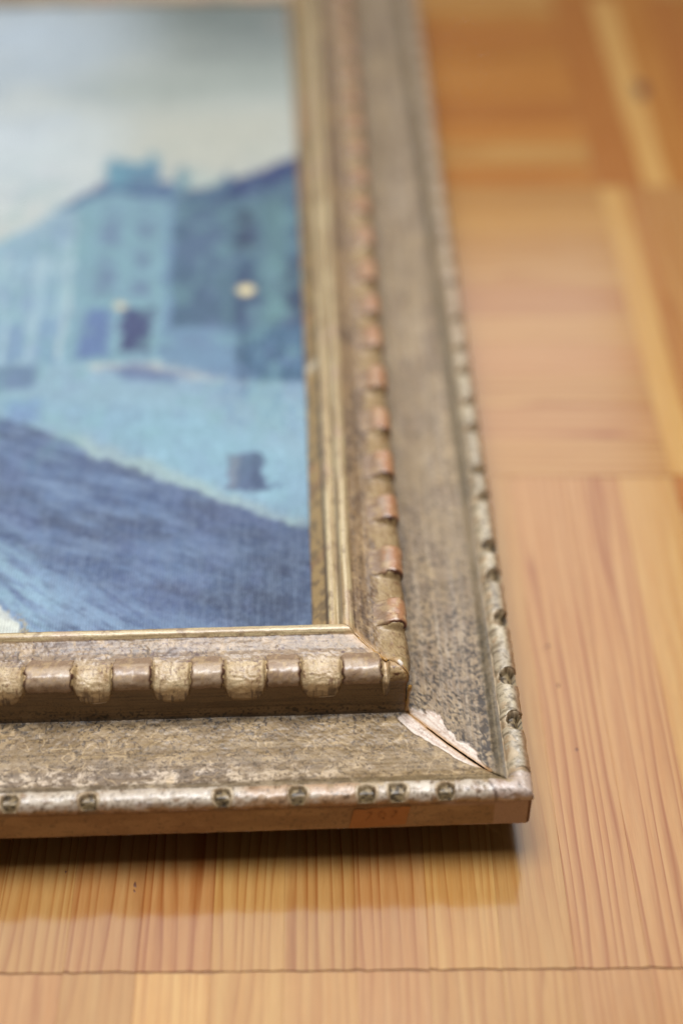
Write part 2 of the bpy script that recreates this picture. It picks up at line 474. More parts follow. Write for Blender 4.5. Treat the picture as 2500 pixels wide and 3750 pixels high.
def surface_colour(rail, S, W, Z, sc, nt, TAU, un):
    bottom = rail in ('bottom', 'top')
    sd = 100 if bottom else 200
    n1 = fbm(S / 14, W / 9, sd + 1, 4); n2 = fbm(S / 3.2, W / 2.4, sd + 2, 4, 0.6); n3 = fbm(S / 1.1, W / 1.1 + Z, sd + 3, 3)
    streak = fbm(S / 24, (W + Z) / 0.7, sd + 4, 3)
    sp = vnoise(S / 0.75, (W + Z) / 0.75, sd + 5)
    col = np.empty(S.shape + (3,)); col[:] = TAN
    wx = 3.0 * (fbm(S / 5, W / 5, sd + 30, 3) - 0.5); wy = 3.0 * (fbm(S / 5 + 40, W / 5, sd + 31, 3) - 0.5)
    m5 = fbm((S + wx) / 5.5, (W + wy) / 4.2, sd + 32, 5, 0.6)
    m2 = fbm((S + wx) / 2.0, (W + wy) / 1.6, sd + 33, 4, 0.65)
    pit = fbm((S + wx) / 0.95, (W + wy) / 0.95, sd + 34, 3, 0.6)
    face = (W < 1.2) & (Z < 12.9) & (Z > -0.3)
    bead = (W < 7.4) & ~face
    panel = (W >= 7.4) & (W < 37.4) & (Z < 16)
    scot = (W >= 37.2) & (W < 40) & (Z >= 12.8) & (Z < 28)
    crest = (W >= 37.2) & (W < 45.5) & (Z >= 28)
    slope = (W >= 45.5) & (W < 55)
    b2 = (W >= 55) & (W < 59.4)
    b1 = (W >= 59.4) & (W < 63.6)
    sight = W >= 63.6
    # panel
    if bottom:
        p = np.empty_like(col); p[:] = lin(150, 124, 84)
        p = blend(p, sst(0.38, 0.66, m5), lin(168, 142, 102))
        p = blend(p, sst(0.48, 0.72, m2) * 0.35, lin(138, 110, 76))
        low = sst(25, 14, W + 10 * (m5 - 0.5)) * sst(20, 120, S + 50 * (n1 - .5))
        p = blend(p, low * 0.75, lin(140, 122, 106))
        p = blend(p, low * sst(0.45, 0.64, m2 * 0.5 + m5 * 0.5) * 0.62, lin(214, 202, 190))
        p = blend(p, sst(26, 15, W + 8 * (m5 - .5)) * sst(0.50, 0.66, m2 * .4 + m5 * .6) * 0.4, lin(200, 178, 146))
        p = blend(p, sst(0.60, 0.70, pit + 0.10 * (m5 - .5)) * 0.6, lin(96, 74, 50))
        p = blend(p, sst(0.56, 0.66, pit) * sst(30, 37, W) * 0.75, lin(72, 54, 36))
        ridge = 1 - np.abs(fbm((S + wx) / 7, (W + wy) / 5, 37, 3) - 0.5) * 12
        p = blend(p, sst(0.6, 1.0, ridge) * 0.5 * sst(0.42, 0.55, n1), lin(208, 182, 142))
        ridge2 = 1 - np.abs(fbm((S + wx) / 9 + 30, (W + wy) / 5, 38, 3) - 0.5) * 18
        p = blend(p, sst(0.5, 1.0, ridge2) * 0.5 * sst(0.45, 0.55, m5), lin(104, 78, 52))
    else:
        p = np.empty_like(col); p[:] = lin(160, 136, 102)
        p = blend(p, sst(0.36, 0.64, fbm(S / 12, W / 7, sd + 35, 3)), lin(148, 124, 96))
        p = blend(p, sst(0.45, 0.72, m5) * 0.4, lin(182, 160, 126))
        p = blend(p, sst(0.47, 0.68, m2) * 0.16, lin(128, 106, 78))
        p = blend(p, sst(0.52, 0.66, streak) * 0.4, lin(172, 160, 146))
        near = sst(210, 30, S)
        dens = 0.12 * sst(20, 10, W + 16 * (m5 - .5)) * (0.3 + 0.7 * near) - 0.035 + 0.03 * near + 0.08 * (m5 - 0.5)
        p = blend(p, sst(0.56, 0.63, pit + dens) * (0.35 + 0.6 * near), lin(84, 62, 38))
        p = blend(p, sst(0.62, 0.72, m2 + 0.8 * dens) * 0.4, lin(94, 72, 48))
        crack = 1 - np.abs(fbm((S + wx) / 7, (W + wy) / 5, 41, 4) - 0.5) * 22
        p = blend(p, sst(0.3, 1.0, crack) * 0.6 * sst(0.44, 0.54, n1) * near, lin(88, 70, 48))
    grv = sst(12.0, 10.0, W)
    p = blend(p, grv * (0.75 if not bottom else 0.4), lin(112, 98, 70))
    calm = sst(0.46, 0.62, fbm(S / 30, W / 14, sd + 36, 3)) * 0.5 * (sst(14, 24, W) if bottom else 1.0)
    p = blend(p, calm, lin(158, 134, 98) if bottom else lin(150, 128, 98))
    p = blend(p, sst(0.52, 0.68, fbm(S / 40, W / 0.9, sd + 38, 3)) * 0.2, lin(188, 168, 136))
    p = blend(p, sst(0.56, 0.70, fbm(S / 26, W / 0.8, sd + 39, 3)) * 0.2, lin(112, 90, 62))
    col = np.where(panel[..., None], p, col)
    # scotia wall
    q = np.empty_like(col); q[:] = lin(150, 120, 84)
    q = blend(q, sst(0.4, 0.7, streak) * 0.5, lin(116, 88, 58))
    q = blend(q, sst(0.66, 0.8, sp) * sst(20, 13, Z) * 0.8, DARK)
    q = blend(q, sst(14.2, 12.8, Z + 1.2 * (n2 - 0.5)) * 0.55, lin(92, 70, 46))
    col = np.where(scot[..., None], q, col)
    # crest and scoops
    q = np.empty_like(col); q[:] = lin(188, 158, 112)
    q = blend(q, sst(0.45, 0.62, n2) * 0.9, CREAM)
    q = blend(q, sst(0.60, 0.75, fbm(S / 1.9, W / 1.9 + Z / 2, sd + 9, 3)) * 0.45, lin(140, 106, 70))
    q = blend(q, sst(0.80, 0.87, sp) * 0.9, lin(96, 48, 28))
    q = blend(q, sst(0.5, 0.62, pit) * 0.35, lin(130, 100, 66))
    if rail == 'right': q = blend(q, np.full(S.shape, 0.55), lin(150, 126, 86))
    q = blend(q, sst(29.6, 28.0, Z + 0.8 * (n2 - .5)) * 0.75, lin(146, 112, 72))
    col = np.where(crest[..., None], q, col)
    # slope between crest and inner bead
    q = np.empty_like(col); q[:] = lin(150, 122, 88)
    q = blend(q, sst(0.42, 0.62, n1 * .6 + n2 * .4), lin(128, 100, 80) if bottom else lin(126, 102, 80))
    q = blend(q, sst(0.50, 0.70, m2 * .5 + n2 * .5) * 0.6, lin(190, 162, 120))
    q = blend(q, sst(0.54, 0.68, pit * .6 + m5 * .4) * 0.6, lin(88, 64, 44))
    q = blend(q, sst(0.5, 0.66, streak) * 0.35, lin(176, 146, 108))
    q = blend(q, sst(0.86, 0.9, sp) * 0.8, lin(110, 54, 34))
    col = np.where(slope[..., None], q, col)
    live = (sc > 0.02) & (TAU > 0.001) & (TAU < 0.999)
    q = np.empty_like(col); q[:] = lin(186, 160, 122) if bottom else lin(174, 148, 108)
    q = blend(q, sst(0.42, 0.62, m2) * 0.8, lin(204, 182, 144) if bottom else lin(182, 156, 116))
    q = blend(q, sst(0.58, 0.70, m5) * 0.5, lin(160, 126, 84))
    q = blend(q, sst(0.63, 0.70, pit) * 0.6, lin(118, 78, 52))
    tl = 0.42 - 0.10 * un ** 2 + 0.16 * (m2 - 0.5)
    q = blend(q, sst(tl + 0.03, tl - 0.05, TAU) * 0.85, lin(168, 134, 90))
    q = blend(q, sst(tl, tl - 0.1, TAU) * sst(0.5, 0.62, pit) * 0.7, lin(92, 66, 40))
    if rail == 'bottom':
        chip = sst(0.16, 0.10, TAU) * (((S > 136.0) & (S < 143.5)) | ((S > 61.0) & (S < 67.0))) * sst(0.42, 0.5, m5 + 0.1)
        q = blend(q, chip * 0.9, lin(206, 188, 168))
    kk = live * sst(0.0, 0.3, sc) * sst(1.02, 0.72, TAU + 0.5 * (m5 - .5) + 0.5 * (m2 - .5))
    lowk = np.where(TAU < 0.42, sst(0.0, 0.4, foot(TAU, un)), 1.0)
    col = col + (q - col) * (kk * lowk)[..., None]
    # inner beads and sight edge
    q = np.empty_like(col); q[:] = lin(206, 186, 144)
    q = blend(q, sst(0.45, 0.6, streak), lin(178, 152, 112))
    q = blend(q, sst(0.55, 0.7, n1) * 0.6, lin(190, 160, 134))
    q = blend(q, sst(0.62, 0.74, n2) * 0.5, lin(122, 90, 60))
    col = np.where((b2 | b1)[..., None], q, col)
    g2 = np.exp(-((W - 59.5) / 0.45) ** 2) + np.exp(-((W - 63.7) / 0.45) ** 2)
    q = np.empty_like(col); q[:] = lin(182, 154, 108)
    q = blend(q, sst(0.45, 0.62, n2) * 0.8, lin(138, 118, 90))
    q = blend(q, sst(0.5, 0.65, n1) * 0.6, lin(186, 144, 106))
    q = blend(q, (rail == 'right') * np.exp(-((S - 214) / 3.0) ** 2) * 0.9, lin(220, 206, 180))
    col = np.where(sight[..., None], q, col)
    col = blend(col, g2 * 0.6 * (W > 58), lin(104, 82, 52))
    # bead bed and pits
    q = np.empty_like(col); q[:] = lin(200, 180, 150)
    q = blend(q, sst(0.42, 0.62, n2), lin(176, 150, 118))
    pitc = np.empty_like(col); pitc[:] = lin(146, 126, 94)
    pitc = blend(pitc, sst(0.44, 0.6, m2), lin(158, 138, 102))
    pitc = blend(pitc, sst(0.48, 0.60, n3) * 0.85, lin(66, 52, 36))
    q = q + (pitc - q) * nt[..., None]
    col = np.where(bead[..., None], q, col)
    # outer face
    q = np.empty_like(col); q[:] = lin(186, 152, 112)
    q = blend(q, sst(0.4, 0.65, fbm(S / 12, Z / 5, sd + 12, 4)) * 0.6, lin(160, 124, 86))
    q = blend(q, sst(0.62, 0.75, n3) * 0.35, DARK)
    q = blend(q, sst(10.8, 12.4, Z) * 0.6, lin(110, 72, 44))
    if rail == 'bottom':
        edge = 11.8 + 1.2 * (fbm(Z / 3, S * 0, 61, 2) - .5)
        pat = sst(edge + 0.5, edge - 0.5, S) * sst(12.9, 12.0, Z)
        pat = np.maximum(pat, sst(29, 26, S + 5 * (n2 - .5)) * sst(10.3, 10.9, Z + 1.3 * (n1 - .5)) * 0.75)
        pat = np.maximum(pat, sst(24, 21, S) * sst(1.4, 0.7, Z + .7 * (n2 - .5)) * 0.8)
        q = blend(q, pat * 0.92, lin(192, 162, 146))
        q = blend(q, sst(1.5, 0.5, S + 0.7 * (n2 - .5)), lin(128, 62, 34))
    col = np.where(face[..., None], q, col)
    under = (Z < 0.0) & (W < 45)
    q = np.empty_like(col); q[:] = lin(120, 84, 52)
    col = np.where(under[..., None], q, col)
    # bare gesso along the split mitre
    if rail in ('bottom', 'right'):
        dm = S - W                       # distance from the mitre line along the rail
        jag = 3.4 * (fbm(W / 2.6, S / 2.6, sd + 20, 3) - 0.5)
        if rail == 'bottom':
            wid = 7.0 * sst(38, 35, W) * sst(12.5, 18, W) * (0.8 + 0.2 * np.sin(W / 4.0)) + jag * 0.5
        else:
            wid = 7.6 * sst(38, 35.5, W) * sst(12.5, 20, W) * (0.85 + 0.3 * np.sin(W / 2.1 + 0.5)) + jag * 1.6
        g = sst(0.25, -0.25, dm - wid) * panel * (W < 37.0) * (W > 12)
        gc = blend(np.broadcast_to(lin(212, 196, 180), col.shape), sst(0.45, 0.7, fbm((S + W) / 9, (S - W) / 1.3, 71, 3)) * 0.7, lin(186, 158, 138))
        gc = blend(gc, sst(0.58, 0.70, pit * .5 + m2 * .5) * 0.6, lin(140, 104, 78))
        gc = blend(gc, sst(3.2, 0.6, dm + 3 * (m5 - .5)) * 0.45, lin(176, 134, 88))
        col = np.where(g[..., None] > 0, col + (gc - col) * g[..., None], col)
        e = np.exp(-((dm - wid - 0.25) / 0.3) ** 2) * panel * (W > 14) * (W < 36.5)
        col = blend(col, e * 0.35, lin(90, 64, 42))
        col = blend(col, sst(1.5, 0.4, dm) * (W > 12) * (W < 40) * 0.75, lin(168, 120, 62))
        col = blend(col, sst(4.5, 0.5, dm + 3 * (n2 - .5)) * (W >= 40) * 0.6, lin(196, 158, 112))
        gess = g
    else:
        gess = np.zeros_like(S)
    mref = lin(156, 130, 94)
    kx = np.where(panel | slope | scot | live, 1.6, 1.15)[..., None]
    kx = np.where(live[..., None], 1.15, kx)
    lw = np.array([0.3, 0.6, 0.1]); ratio = ((col @ lw) / (mref @ lw))[..., None]
    boosted = col * ratio ** (kx - 1) * np.array([0.76, 0.735, 0.70])
    col = np.where((gess > 0.3)[..., None], col, boosted)
    gl = 0.26 + 0.45 * (b2 | b1) + 0.2 * slope
    return np.concatenate([np.clip(col, 0.005, 0.9), np.clip(gl, 0, 1)[..., None]], -1), gess

def build_rail(rail, length, cols, step):
    P = resample(step)
    sj = np.asarray(cols)
    w0, z0 = P[:, 0], P[:, 1]
    S = w0[None, :] + sj[:, None] * ((length - 2 * w0) / length)[None, :]
    Wd = np.repeat(w0[None, :], len(sj), 0); Z = np.repeat(z0[None, :], len(sj), 0)
    W0, Z0 = Wd.copy(), Z.copy()
    gap = (0.14 + 0.30 * vnoise(w0 / 3.0, w0 * 0, 91) * ((w0 > 9) & (w0 < 36)))[None, :] * np.clip(1 - (S - w0[None, :]) / 2.0, 0, 1)
    S = S + gap * (rail in ('bottom', 'right'))
    tan = np.gradient(P, axis=0); tan /= np.linalg.norm(tan, axis=1)[:, None] + 1e-9
    nw, nz = -tan[:, 1], tan[:, 0]
    sc, un = scoop_field(rail, S)
    TAU = np.zeros_like(S)
    nt = notch_field(rail, S, W0) * (Z0 > 12.3)
    fine = step < 1
    if fine:
        # the gouge cuts between the lugs: a slope running outwards and ending in a rounded tongue
        d = np.r_[0, np.cumsum(np.hypot(*np.diff(P, axis=0).T))]
        ta = d[np.argmin(np.hypot(w0 - 38.35, z0 - 21.3))]; tb = d[np.argmin(np.hypot(w0 - 48.5, z0 - 31.25))]
        tau = np.clip((d - ta) / (tb - ta), 0, 1)
        sp_ = np.array([(38.35, 21.3), (37.0, 21.8), (36.4, 23.2), (36.9, 25.4), (38.0, 27.4), (39.6, 28.7), (41.5, 29.6), (44.0, 30.3), (48.5, 31.25)])
        sd_ = np.r_[0, np.cumsum(np.hypot(*np.diff(sp_, axis=0).T))]; sd_ /= sd_[-1]
        k = sc * (1 - 0.34 * un ** 2) * ((tau > 0) & (tau < 1))[None, :]
        # the tongue is narrower towards its foot
        k = k * np.where(tau[None, :] < 0.42, foot(tau[None, :], un), 1.0)
        Wd = Wd + (np.interp(tau, sd_, sp_[:, 0])[None, :] - Wd) * k
        Z = Z + (np.interp(tau, sd_, sp_[:, 1])[None, :] - Z) * k
        TAU = np.repeat(tau[None, :], len(sj), 0)
        # notches in the outer bead are cut down to the bed
        bd = (W0 > 0.2) & (W0 < 7.3) & (Z0 > 12.5)
        Z = Z - bd * nt * (2.9 if rail == 'right' else 2.2) * sst(0, 1.6, Z0 - 12.5)
        Wd = Wd + bd * nt * 1.1 * sst(3.5, 0.0, W0)
        # general unevenness
        sd = {'bottom': 300, 'right': 400}.get(rail, 500)
        h = 0.34 * (fbm(S / 3.0, (W0 + Z0) / 2.4, sd, 4, 0.55) - 0.5) + 0.5 * (fbm(S / 22, (W0 + Z0) / 30, sd + 7, 2) - 0.5)
        h = h + 0.38 * (fbm(S / 1.6, (W0 + Z0) / 1.3, sd + 9, 3) - 0.5) * (sc * ((W0 > 37.4) & (W0 < 49) & (Z0 > 27)) + 0.9 * nt * bd)
        h = h + 0.15 * (fbm(S / 0.95, (W0 + Z0) / 0.95, sd + 15, 3, 0.6) - 0.5) * (W0 > 7.4)
        h = h * np.where((W0 > 54.5), 0.45, 1.0) * np.where((Z0 < 12.5) & (W0 < 1), 0.5, 1.0)
        flat = np.where((S - W0) < 0.02, 0.0, 1.0)
        Wd = Wd + h * nw[None, :]; Z = Z + h * nz[None, :]
    col, gess = surface_colour(rail, S, W0, Z0, sc, nt, TAU, un)
    if fine:
        Z = Z - 0.35 * gess                      # gesso lies under the missing gilding
        dm = S - W0
        Z = Z - 0.35 * sst(0.55, 0.1, dm) * (W0 > 8) * (W0 < 56)      # open mitre
        # slight rounding and wear at the outer corner
        rd = sst(1.6, 0.0, S) * (W0 < 1.0)
        Wd = Wd + rd * 0.8
        Z = Z - sst(3.0, 0.0, S) * sst(3.0, 0.0, W0) * 0.6 * (Z0 > 6)
    V = to_world(rail, S, Wd, Z)
    o = mesh_obj("rail", V.reshape(-1, 3), grid_quads(len(sj), len(P), not FLIP[rail]), M_patina, col.reshape(-1, 4), frame)
    return o

def seq(*segs):
    out = []
    for a, b, st in segs: out += list(np.arange(a, b, st))
    return np.array(out + [segs[-1][1]])
R_bottom = build_rail('bottom', FW, seq((0, 190, 0.33), (190, 345, 1.0), (345, FW, 12)), 0.32)
R_right = build_rail('right', FH, seq((0, 135, 0.33), (135, 260, 0.55), (260, 565, 1.2), (565, FH, 4)), 0.34)
R_top = build_rail('top', FW, seq((0, 330, 4), (330, FW, 12)), 1.0)
R_left = build_rail('left', FH, seq((0, FH, 10)), 1.2)

# raised lugs of the crest and segments of the outer bead, each one its own piece
def strip_piece(name, rail, s0, s1, section, colour, parent, seed, end_round, mitre=False, mat=None):
    """a moulding segment along the rail from s0 to s1; section = [(w, z)...], closed by its ends"""
    sec = np.array(section)
    c = sec.mean(0); c[1] = sec[:, 1].min() + 0.4 * np.ptp(sec[:, 1])
    RMIN = 0.74 if name == 'carved_lug' else 0.88
    n = max(8, int((s1 - s0) / (0.35 if s0 < 170 else 0.8)))
    tt = np.linspace(0, 1, n)
    L = s1 - s0
    ring_s, ring_k = [s0 + 0.15], [0.0]
    for t in tt:
        e = min(t, 1 - t) * L
        if mitre and t < 0.5: e = 9.0
        k = 1.0 if e >= end_round else RMIN + (1 - RMIN) * math.sqrt(max(0.0, 1 - (1 - e / end_round) ** 2))
        ring_s.append(s0 + t * L); ring_k.append(k)
    ring_s.append(s1 - 0.15); ring_k.append(0.0)
    if mitre: ring_s[0] = s0
    S_ = np.repeat(np.array(ring_s)[:, None], len(sec), 1)
    K = np.array(ring_k)[:, None]
    W_ = c[0] + (sec[None, :, 0] - c[0]) * K; Z_ = c[1] + (sec[None, :, 1] - c[1]) * K
    jit = 0.75 * (fbm(S_ / 2.2, (W_ + Z_) / 2.2, seed, 3) - 0.5) * (K > 0.5)
    rx, rz = W_ - c[0], Z_ - c[1]; ln = np.hypot(rx, rz) + 1e-6
    W_ = W_ + jit * rx / ln; Z_ = Z_ + jit * rz / ln
    if name == 'bead_segment' and not mitre:
        # the ends retreat along the edge of the pits and reach into each other on the inner rim
        hol = np.sqrt(np.clip(1 - ((W_ - 2.3) / 3.2) ** 2, 0, 1)) - 0.62
        S_ = S_ + 2.3 * hol * np.exp(-(S_ - s0) / 2.2) * np.clip(1 - (S_ - s0) / L * 2, 0, 1) - 2.3 * hol * np.exp(-(s1 - S_) / 2.2) * np.clip(1 - (s1 - S_) / L * 2, 0, 1)
    if end_round > 0.6:
        rag = 2.6 * (fbm(W_ / 2.2, Z_ / 2.2, seed + 3, 3) - 0.5)
        endm = np.exp(-np.minimum(S_ - s0, s1 - S_) / 1.2)
        S_ = S_ + rag * endm * (0 if mitre else 1)
    if mitre:
        f = np.clip((s1 - S_) / L, 0, 1)
        S_ = S_ + (W_ - s0) * f
    col = colour(S_, W_, Z_, K * np.ones_like(S_))
    V = to_world(rail, S_, W_, Z_)
    return mesh_obj(name, V.reshape(-1, 3), grid_quads(len(ring_s), len(sec), not FLIP[rail]), mat or M_worn, col.reshape(-1, 3), parent)

def smooth_section(pts, n):
    p = np.array(pts, float)
    for _ in range(2):
        q = np.empty((2 * len(p) - 2 + 2, 2)); q[0] = p[0]; q[-1] = p[-1]
        q[1:-1:2] = 0.75 * p[:-1] + 0.25 * p[1:]; q[2:-1:2] = 0.25 * p[:-1] + 0.75 * p[1:]
        p = q
    d = np.r_[0, np.cumsum(np.hypot(*np.diff(p, axis=0).T))]; t = np.linspace(0, d[-1], n)
    return np.c_[np.interp(t, d, p[:, 0]), np.interp(t, d, p[:, 1])]
LUG_SEC = smooth_section([(38.6, 26.9), (37.2, 27.4), (36.7, 29.2), (36.9, 31.6), (38.6, 33.7), (41.0, 34.0), (43.2, 33.4), (45.2, 32.3), (47.4, 31.5), (49.0, 31.0), (49.4, 30.4)], 26)
BEAD_SEC = smooth_section([(0.6, 11.9), (-0.15, 12.4), (-0.25, 14.3), (0.5, 16.3), (2.6, 17.2), (4.9, 16.9), (6.5, 15.7), (7.3, 14.2), (7.4, 12.8)], 24)

def lug_colour(rail):
    warm = rail == 'right'
    def f(S, W, Z, K):
        n1 = fbm(S / 5, (W + Z) / 2.5, 501, 4); n2 = fbm(S / 1.4, (W + Z) / 1.2, 511, 3)
        col = np.empty(S.shape + (3,)); col[:] = lin(192, 168, 142) if not warm else lin(176, 130, 92)
        col = blend(col, sst(0.45, 0.62, n1), lin(166, 138, 112))
        col = blend(col, sst(0.55, 0.68, n2) * 0.6, lin(206, 176, 132))
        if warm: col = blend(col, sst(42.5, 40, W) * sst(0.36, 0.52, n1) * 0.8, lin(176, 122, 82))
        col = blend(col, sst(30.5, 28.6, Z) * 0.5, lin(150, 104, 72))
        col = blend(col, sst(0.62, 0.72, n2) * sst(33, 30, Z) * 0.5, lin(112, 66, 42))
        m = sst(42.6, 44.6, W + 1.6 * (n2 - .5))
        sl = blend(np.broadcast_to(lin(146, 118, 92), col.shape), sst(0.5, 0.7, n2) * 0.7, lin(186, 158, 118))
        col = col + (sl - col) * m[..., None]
        col = blend(col, sst(0.999, 0.93, K) * sst(44, 42, W), lin(84, 46, 28))  # red-brown edges, with the shade of the end faces painted in
        return np.clip(col * np.array([0.82, 0.80, 0.78]), 0.01, .9)
    return f
def bead_colour(rail):
    def f(S, W, Z, K):
        n1 = fbm(S / 7, (W + Z) / 3, 601 if rail == 'bottom' else 651, 4); n2 = fbm(S / 1.3, (W + Z) / 1.0, 611, 3)
        col = np.empty(S.shape + (3,))
        if rail == 'bottom':
            col[:] = lin(206, 190, 170)
            far = sst(64, 52, S) * 0 + sst(96, 88, S) * sst(46, 56, S)
            col = blend(col, sst(0.4, 0.6, n1), lin(218, 204, 184))
            col = blend(col, far * 0.75 * sst(0.35, 0.5, n1 + .12), lin(192, 152, 112))
            col = blend(col, sst(14.6, 13.4, Z + (n1 - .5)) * 0.75, lin(168, 124, 88))
            for c0, wd in ((123.0, 2.9), (165.0, 2.6)):
                t = np.abs(S - c0) / wd
                col = blend(col, sst(1.0, 0.8, t + 0.16 * (15.4 - Z) + 0.35 * (n2 - .5)) * (Z < 16.6), GESSO * 0.95)
            col = blend(col, sst(15, 11, S + 2 * (n2 - .5)), lin(212, 192, 178))
            col = blend(col, sst(0.58, 0.70, fbm(S / 2.6, (W + Z) / 1.6, 661, 4, .6)) * 0.7, lin(150, 116, 84))
            col = blend(col, sst(0.64, 0.72, fbm(S / 0.9, (W + Z) / 0.9, 671, 3)) * 0.8, lin(92, 70, 48))
            ln = np.exp(-((S - 13.6 + 0.45 * (4 - W)) / 0.55) ** 2) * (W < 6)
            col = blend(col, ln * 0.85, lin(92, 66, 52))
        else:
            col[:] = lin(206, 190, 160)
            col = blend(col, sst(0.42, 0.62, n1), lin(184, 168, 142))
            col = blend(col, sst(0.55, 0.68, n2) * 0.8, lin(134, 118, 94))
            col = blend(col, sst(0.60, 0.70, fbm(S / 0.9, (W + Z) / 0.9, 672, 3)) * 0.7, lin(92, 76, 54))
            col = blend(col, sst(2.4, 0.9, W + (n1 - .5)) * 0.7, lin(158, 116, 80))
            col = blend(col, sst(8.5, 7.5, S) * 0.8, lin(206, 184, 168))
            col = blend(col, sst(200, 260, S) * 0.5, lin(176, 146, 118))
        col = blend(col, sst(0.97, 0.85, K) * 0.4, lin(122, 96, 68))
        return np.clip(col * np.array([0.82, 0.80, 0.78]), 0.01, .9)
    return f
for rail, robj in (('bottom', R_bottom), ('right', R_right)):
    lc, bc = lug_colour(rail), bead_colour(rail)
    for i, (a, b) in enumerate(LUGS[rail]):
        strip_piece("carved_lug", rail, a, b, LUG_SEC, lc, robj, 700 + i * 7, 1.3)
    segs = intervals_gap(NOTCH[rail], 0.0, 330.0 if rail == 'bottom' else 600.0)
    if rail == 'right':
        segs = [(0.0, 8.7)] + [(9.3, segs[0][1])] + segs[1:]
    for i, (a, b) in enumerate(segs):
        strip_piece("bead_segment", rail, a, b, BEAD_SEC, bc, robj, 900 + i * 5 + (50 if rail == 'right' else 0), 0.4, mitre=(i == 0))

# glue squeezed out along the mitre
def tube(name, pts, rad, mat, parent, n=8):
    pts = np.array(pts, float)
    d = np.r_[0, np.cumsum(np.linalg.norm(np.diff(pts, axis=0), axis=1))]
    t = np.linspace(0, d[-1], max(12, int(d[-1] / 0.5)))
    p = np.stack([np.interp(t, d, pts[:, k]) for k in range(3)], 1)
    tg = np.gradient(p, axis=0); tg /= np.linalg.norm(tg, axis=1)[:, None]
    side = np.cross(tg, [0.3, -0.8, 0.5]); side /= np.linalg.norm(side, axis=1)[:, None]
    up = np.cross(side, tg)
    a = np.linspace(0, 2 * math.pi, n + 1)
    r = rad * (0.55 + 0.9 * vnoise(t * 0.7, t * 0, 81)); r[0] = r[-1] = 0.02
    V = p[:, None, :] + r[:, None, None] * (np.cos(a)[None, :, None] * side[:, None, :] + np.sin(a)[None, :, None] * up[:, None, :])
    V[..., 0] += SHEAR * V[..., 1]
    return mesh_obj(name, V.reshape(-1, 3), grid_quads(len(p), n + 1), mat, None, parent)
tube("glue_line", [(-38.0, 37.7, 13.0), (-37.8, 37.4, 18), (-37.6, 37.2, 23), (-37.2, 36.8, 27)], 0.55, M_glue, frame)
tube("glue_line", [(-37.6, 37.2, 12.0), (-35, 34.7, 11.7), (-31.5, 31.4, 11.15)], 0.32, M_glue, frame)
tube("glue_line", [(-44.5, 44.0, 31.0), (-49, 48.7, 31.1), (-54, 53.8, 32.4)], 0.4, M_glue, frame)

# loose flakes of gesso standing up beside the crack
fr_ = random.Random(3)
def flake(x, y, z, size, rot):
    n = 7
    V = [(0, 0, 0.35)]
    for i in range(n):
        t = 2 * math.pi * i / n + rot; r = size * fr_.uniform(0.55, 1.15)
        V.append((r * math.cos(t) * 0.8, r * math.sin(t) * 1.3, fr_.uniform(0.0, 0.2)))
    V = [(x + a + SHEAR * y, y + b, z + c) for a, b, c in V]
    V += [(a, b, c - 0.5) for a, b, c in V[1:]]
    f = [(0, 1 + i, 1 + (i + 1) % n) for i in range(n)] + [(1 + i, 1 + n + i, 1 + n + (i + 1) % n, 1 + (i + 1) % n) for i in range(n)]
    me = bpy.data.meshes.new("gesso_flake"); me.from_pydata([(a * MM, b * MM, c * MM) for a, b, c in V], [], f)
    me.materials.append(M_gesso)
    o = bpy.data.objects.new("gesso_flake", me); scene.collection.objects.link(o); o.parent = frame
for (x, y, sz) in ((-28.2, 36.4, 1.2), (-26.8, 34.2, 1.0), (-24.0, 31.6, 1.3), (-22.6, 29.6, 0.9), (-30.8, 38.2, 0.7)):
    flake(x, y, 10.95, sz, fr_.uniform(0, 6))
# slivers of gesso left below the end of the crest
tube("gesso_chip", [(-41.2, 42.6, 33.0), (-40.2, 41.2, 32.8), (-39.6, 40.0, 31.6)], 0.5, M_gesso, frame)

# paper price label stuck on the outer face
def label():
    n = 14
    u = np.linspace(0, 1, n)
    V, Q = [], []
    for a in u:
        x = -57.6 + 18.0 * a
        for b, z in ((0, 0.9), (1, 6.0), (2, 10.6)):
            yy = -0.28 - 0.12 * math.sin(a * 5 + b)
            V.append((x + (b - 1) * 0.7 + 0.2 * math.sin(9 * a) * (b != 1), yy, z + 1.0 * a + (0.25 * math.sin(a * 23) if b == 2 else 0)))
    return np.array(V), grid_quads(n, 3)
lv, lq = label()
lab = mesh_obj("paper_label", lv, lq, M_paper, None, frame)
def stroke(pts):
    V, Q = [], []
    for (x, z) in pts:
        V += [(x - 0.22, -0.52, z), (x + 0.22, -0.52, z + 0.05)]
    for i in range(len(pts) - 1): Q.append([2 * i, 2 * i + 1, 2 * i + 3, 2 * i + 2])
    mesh_obj("ink_stroke", np.array(V), np.array(Q), M_ink, None, lab)
stroke([(-52.6, 8.6), (-51.8, 9.2), (-51.0, 8.4), (-51.8, 6.6), (-53.0, 4.6), (-51.2, 4.7)])
stroke([(-47.8, 9.3), (-49.0, 8.0), (-48.6, 5.6), (-47.4, 5.4), (-46.8, 7.2), (-47.8, 9.1)])
stroke([(-44.6, 8.8), (-43.6, 9.4), (-43.2, 8.0), (-44.2, 6.4), (-45.0, 5.6)])

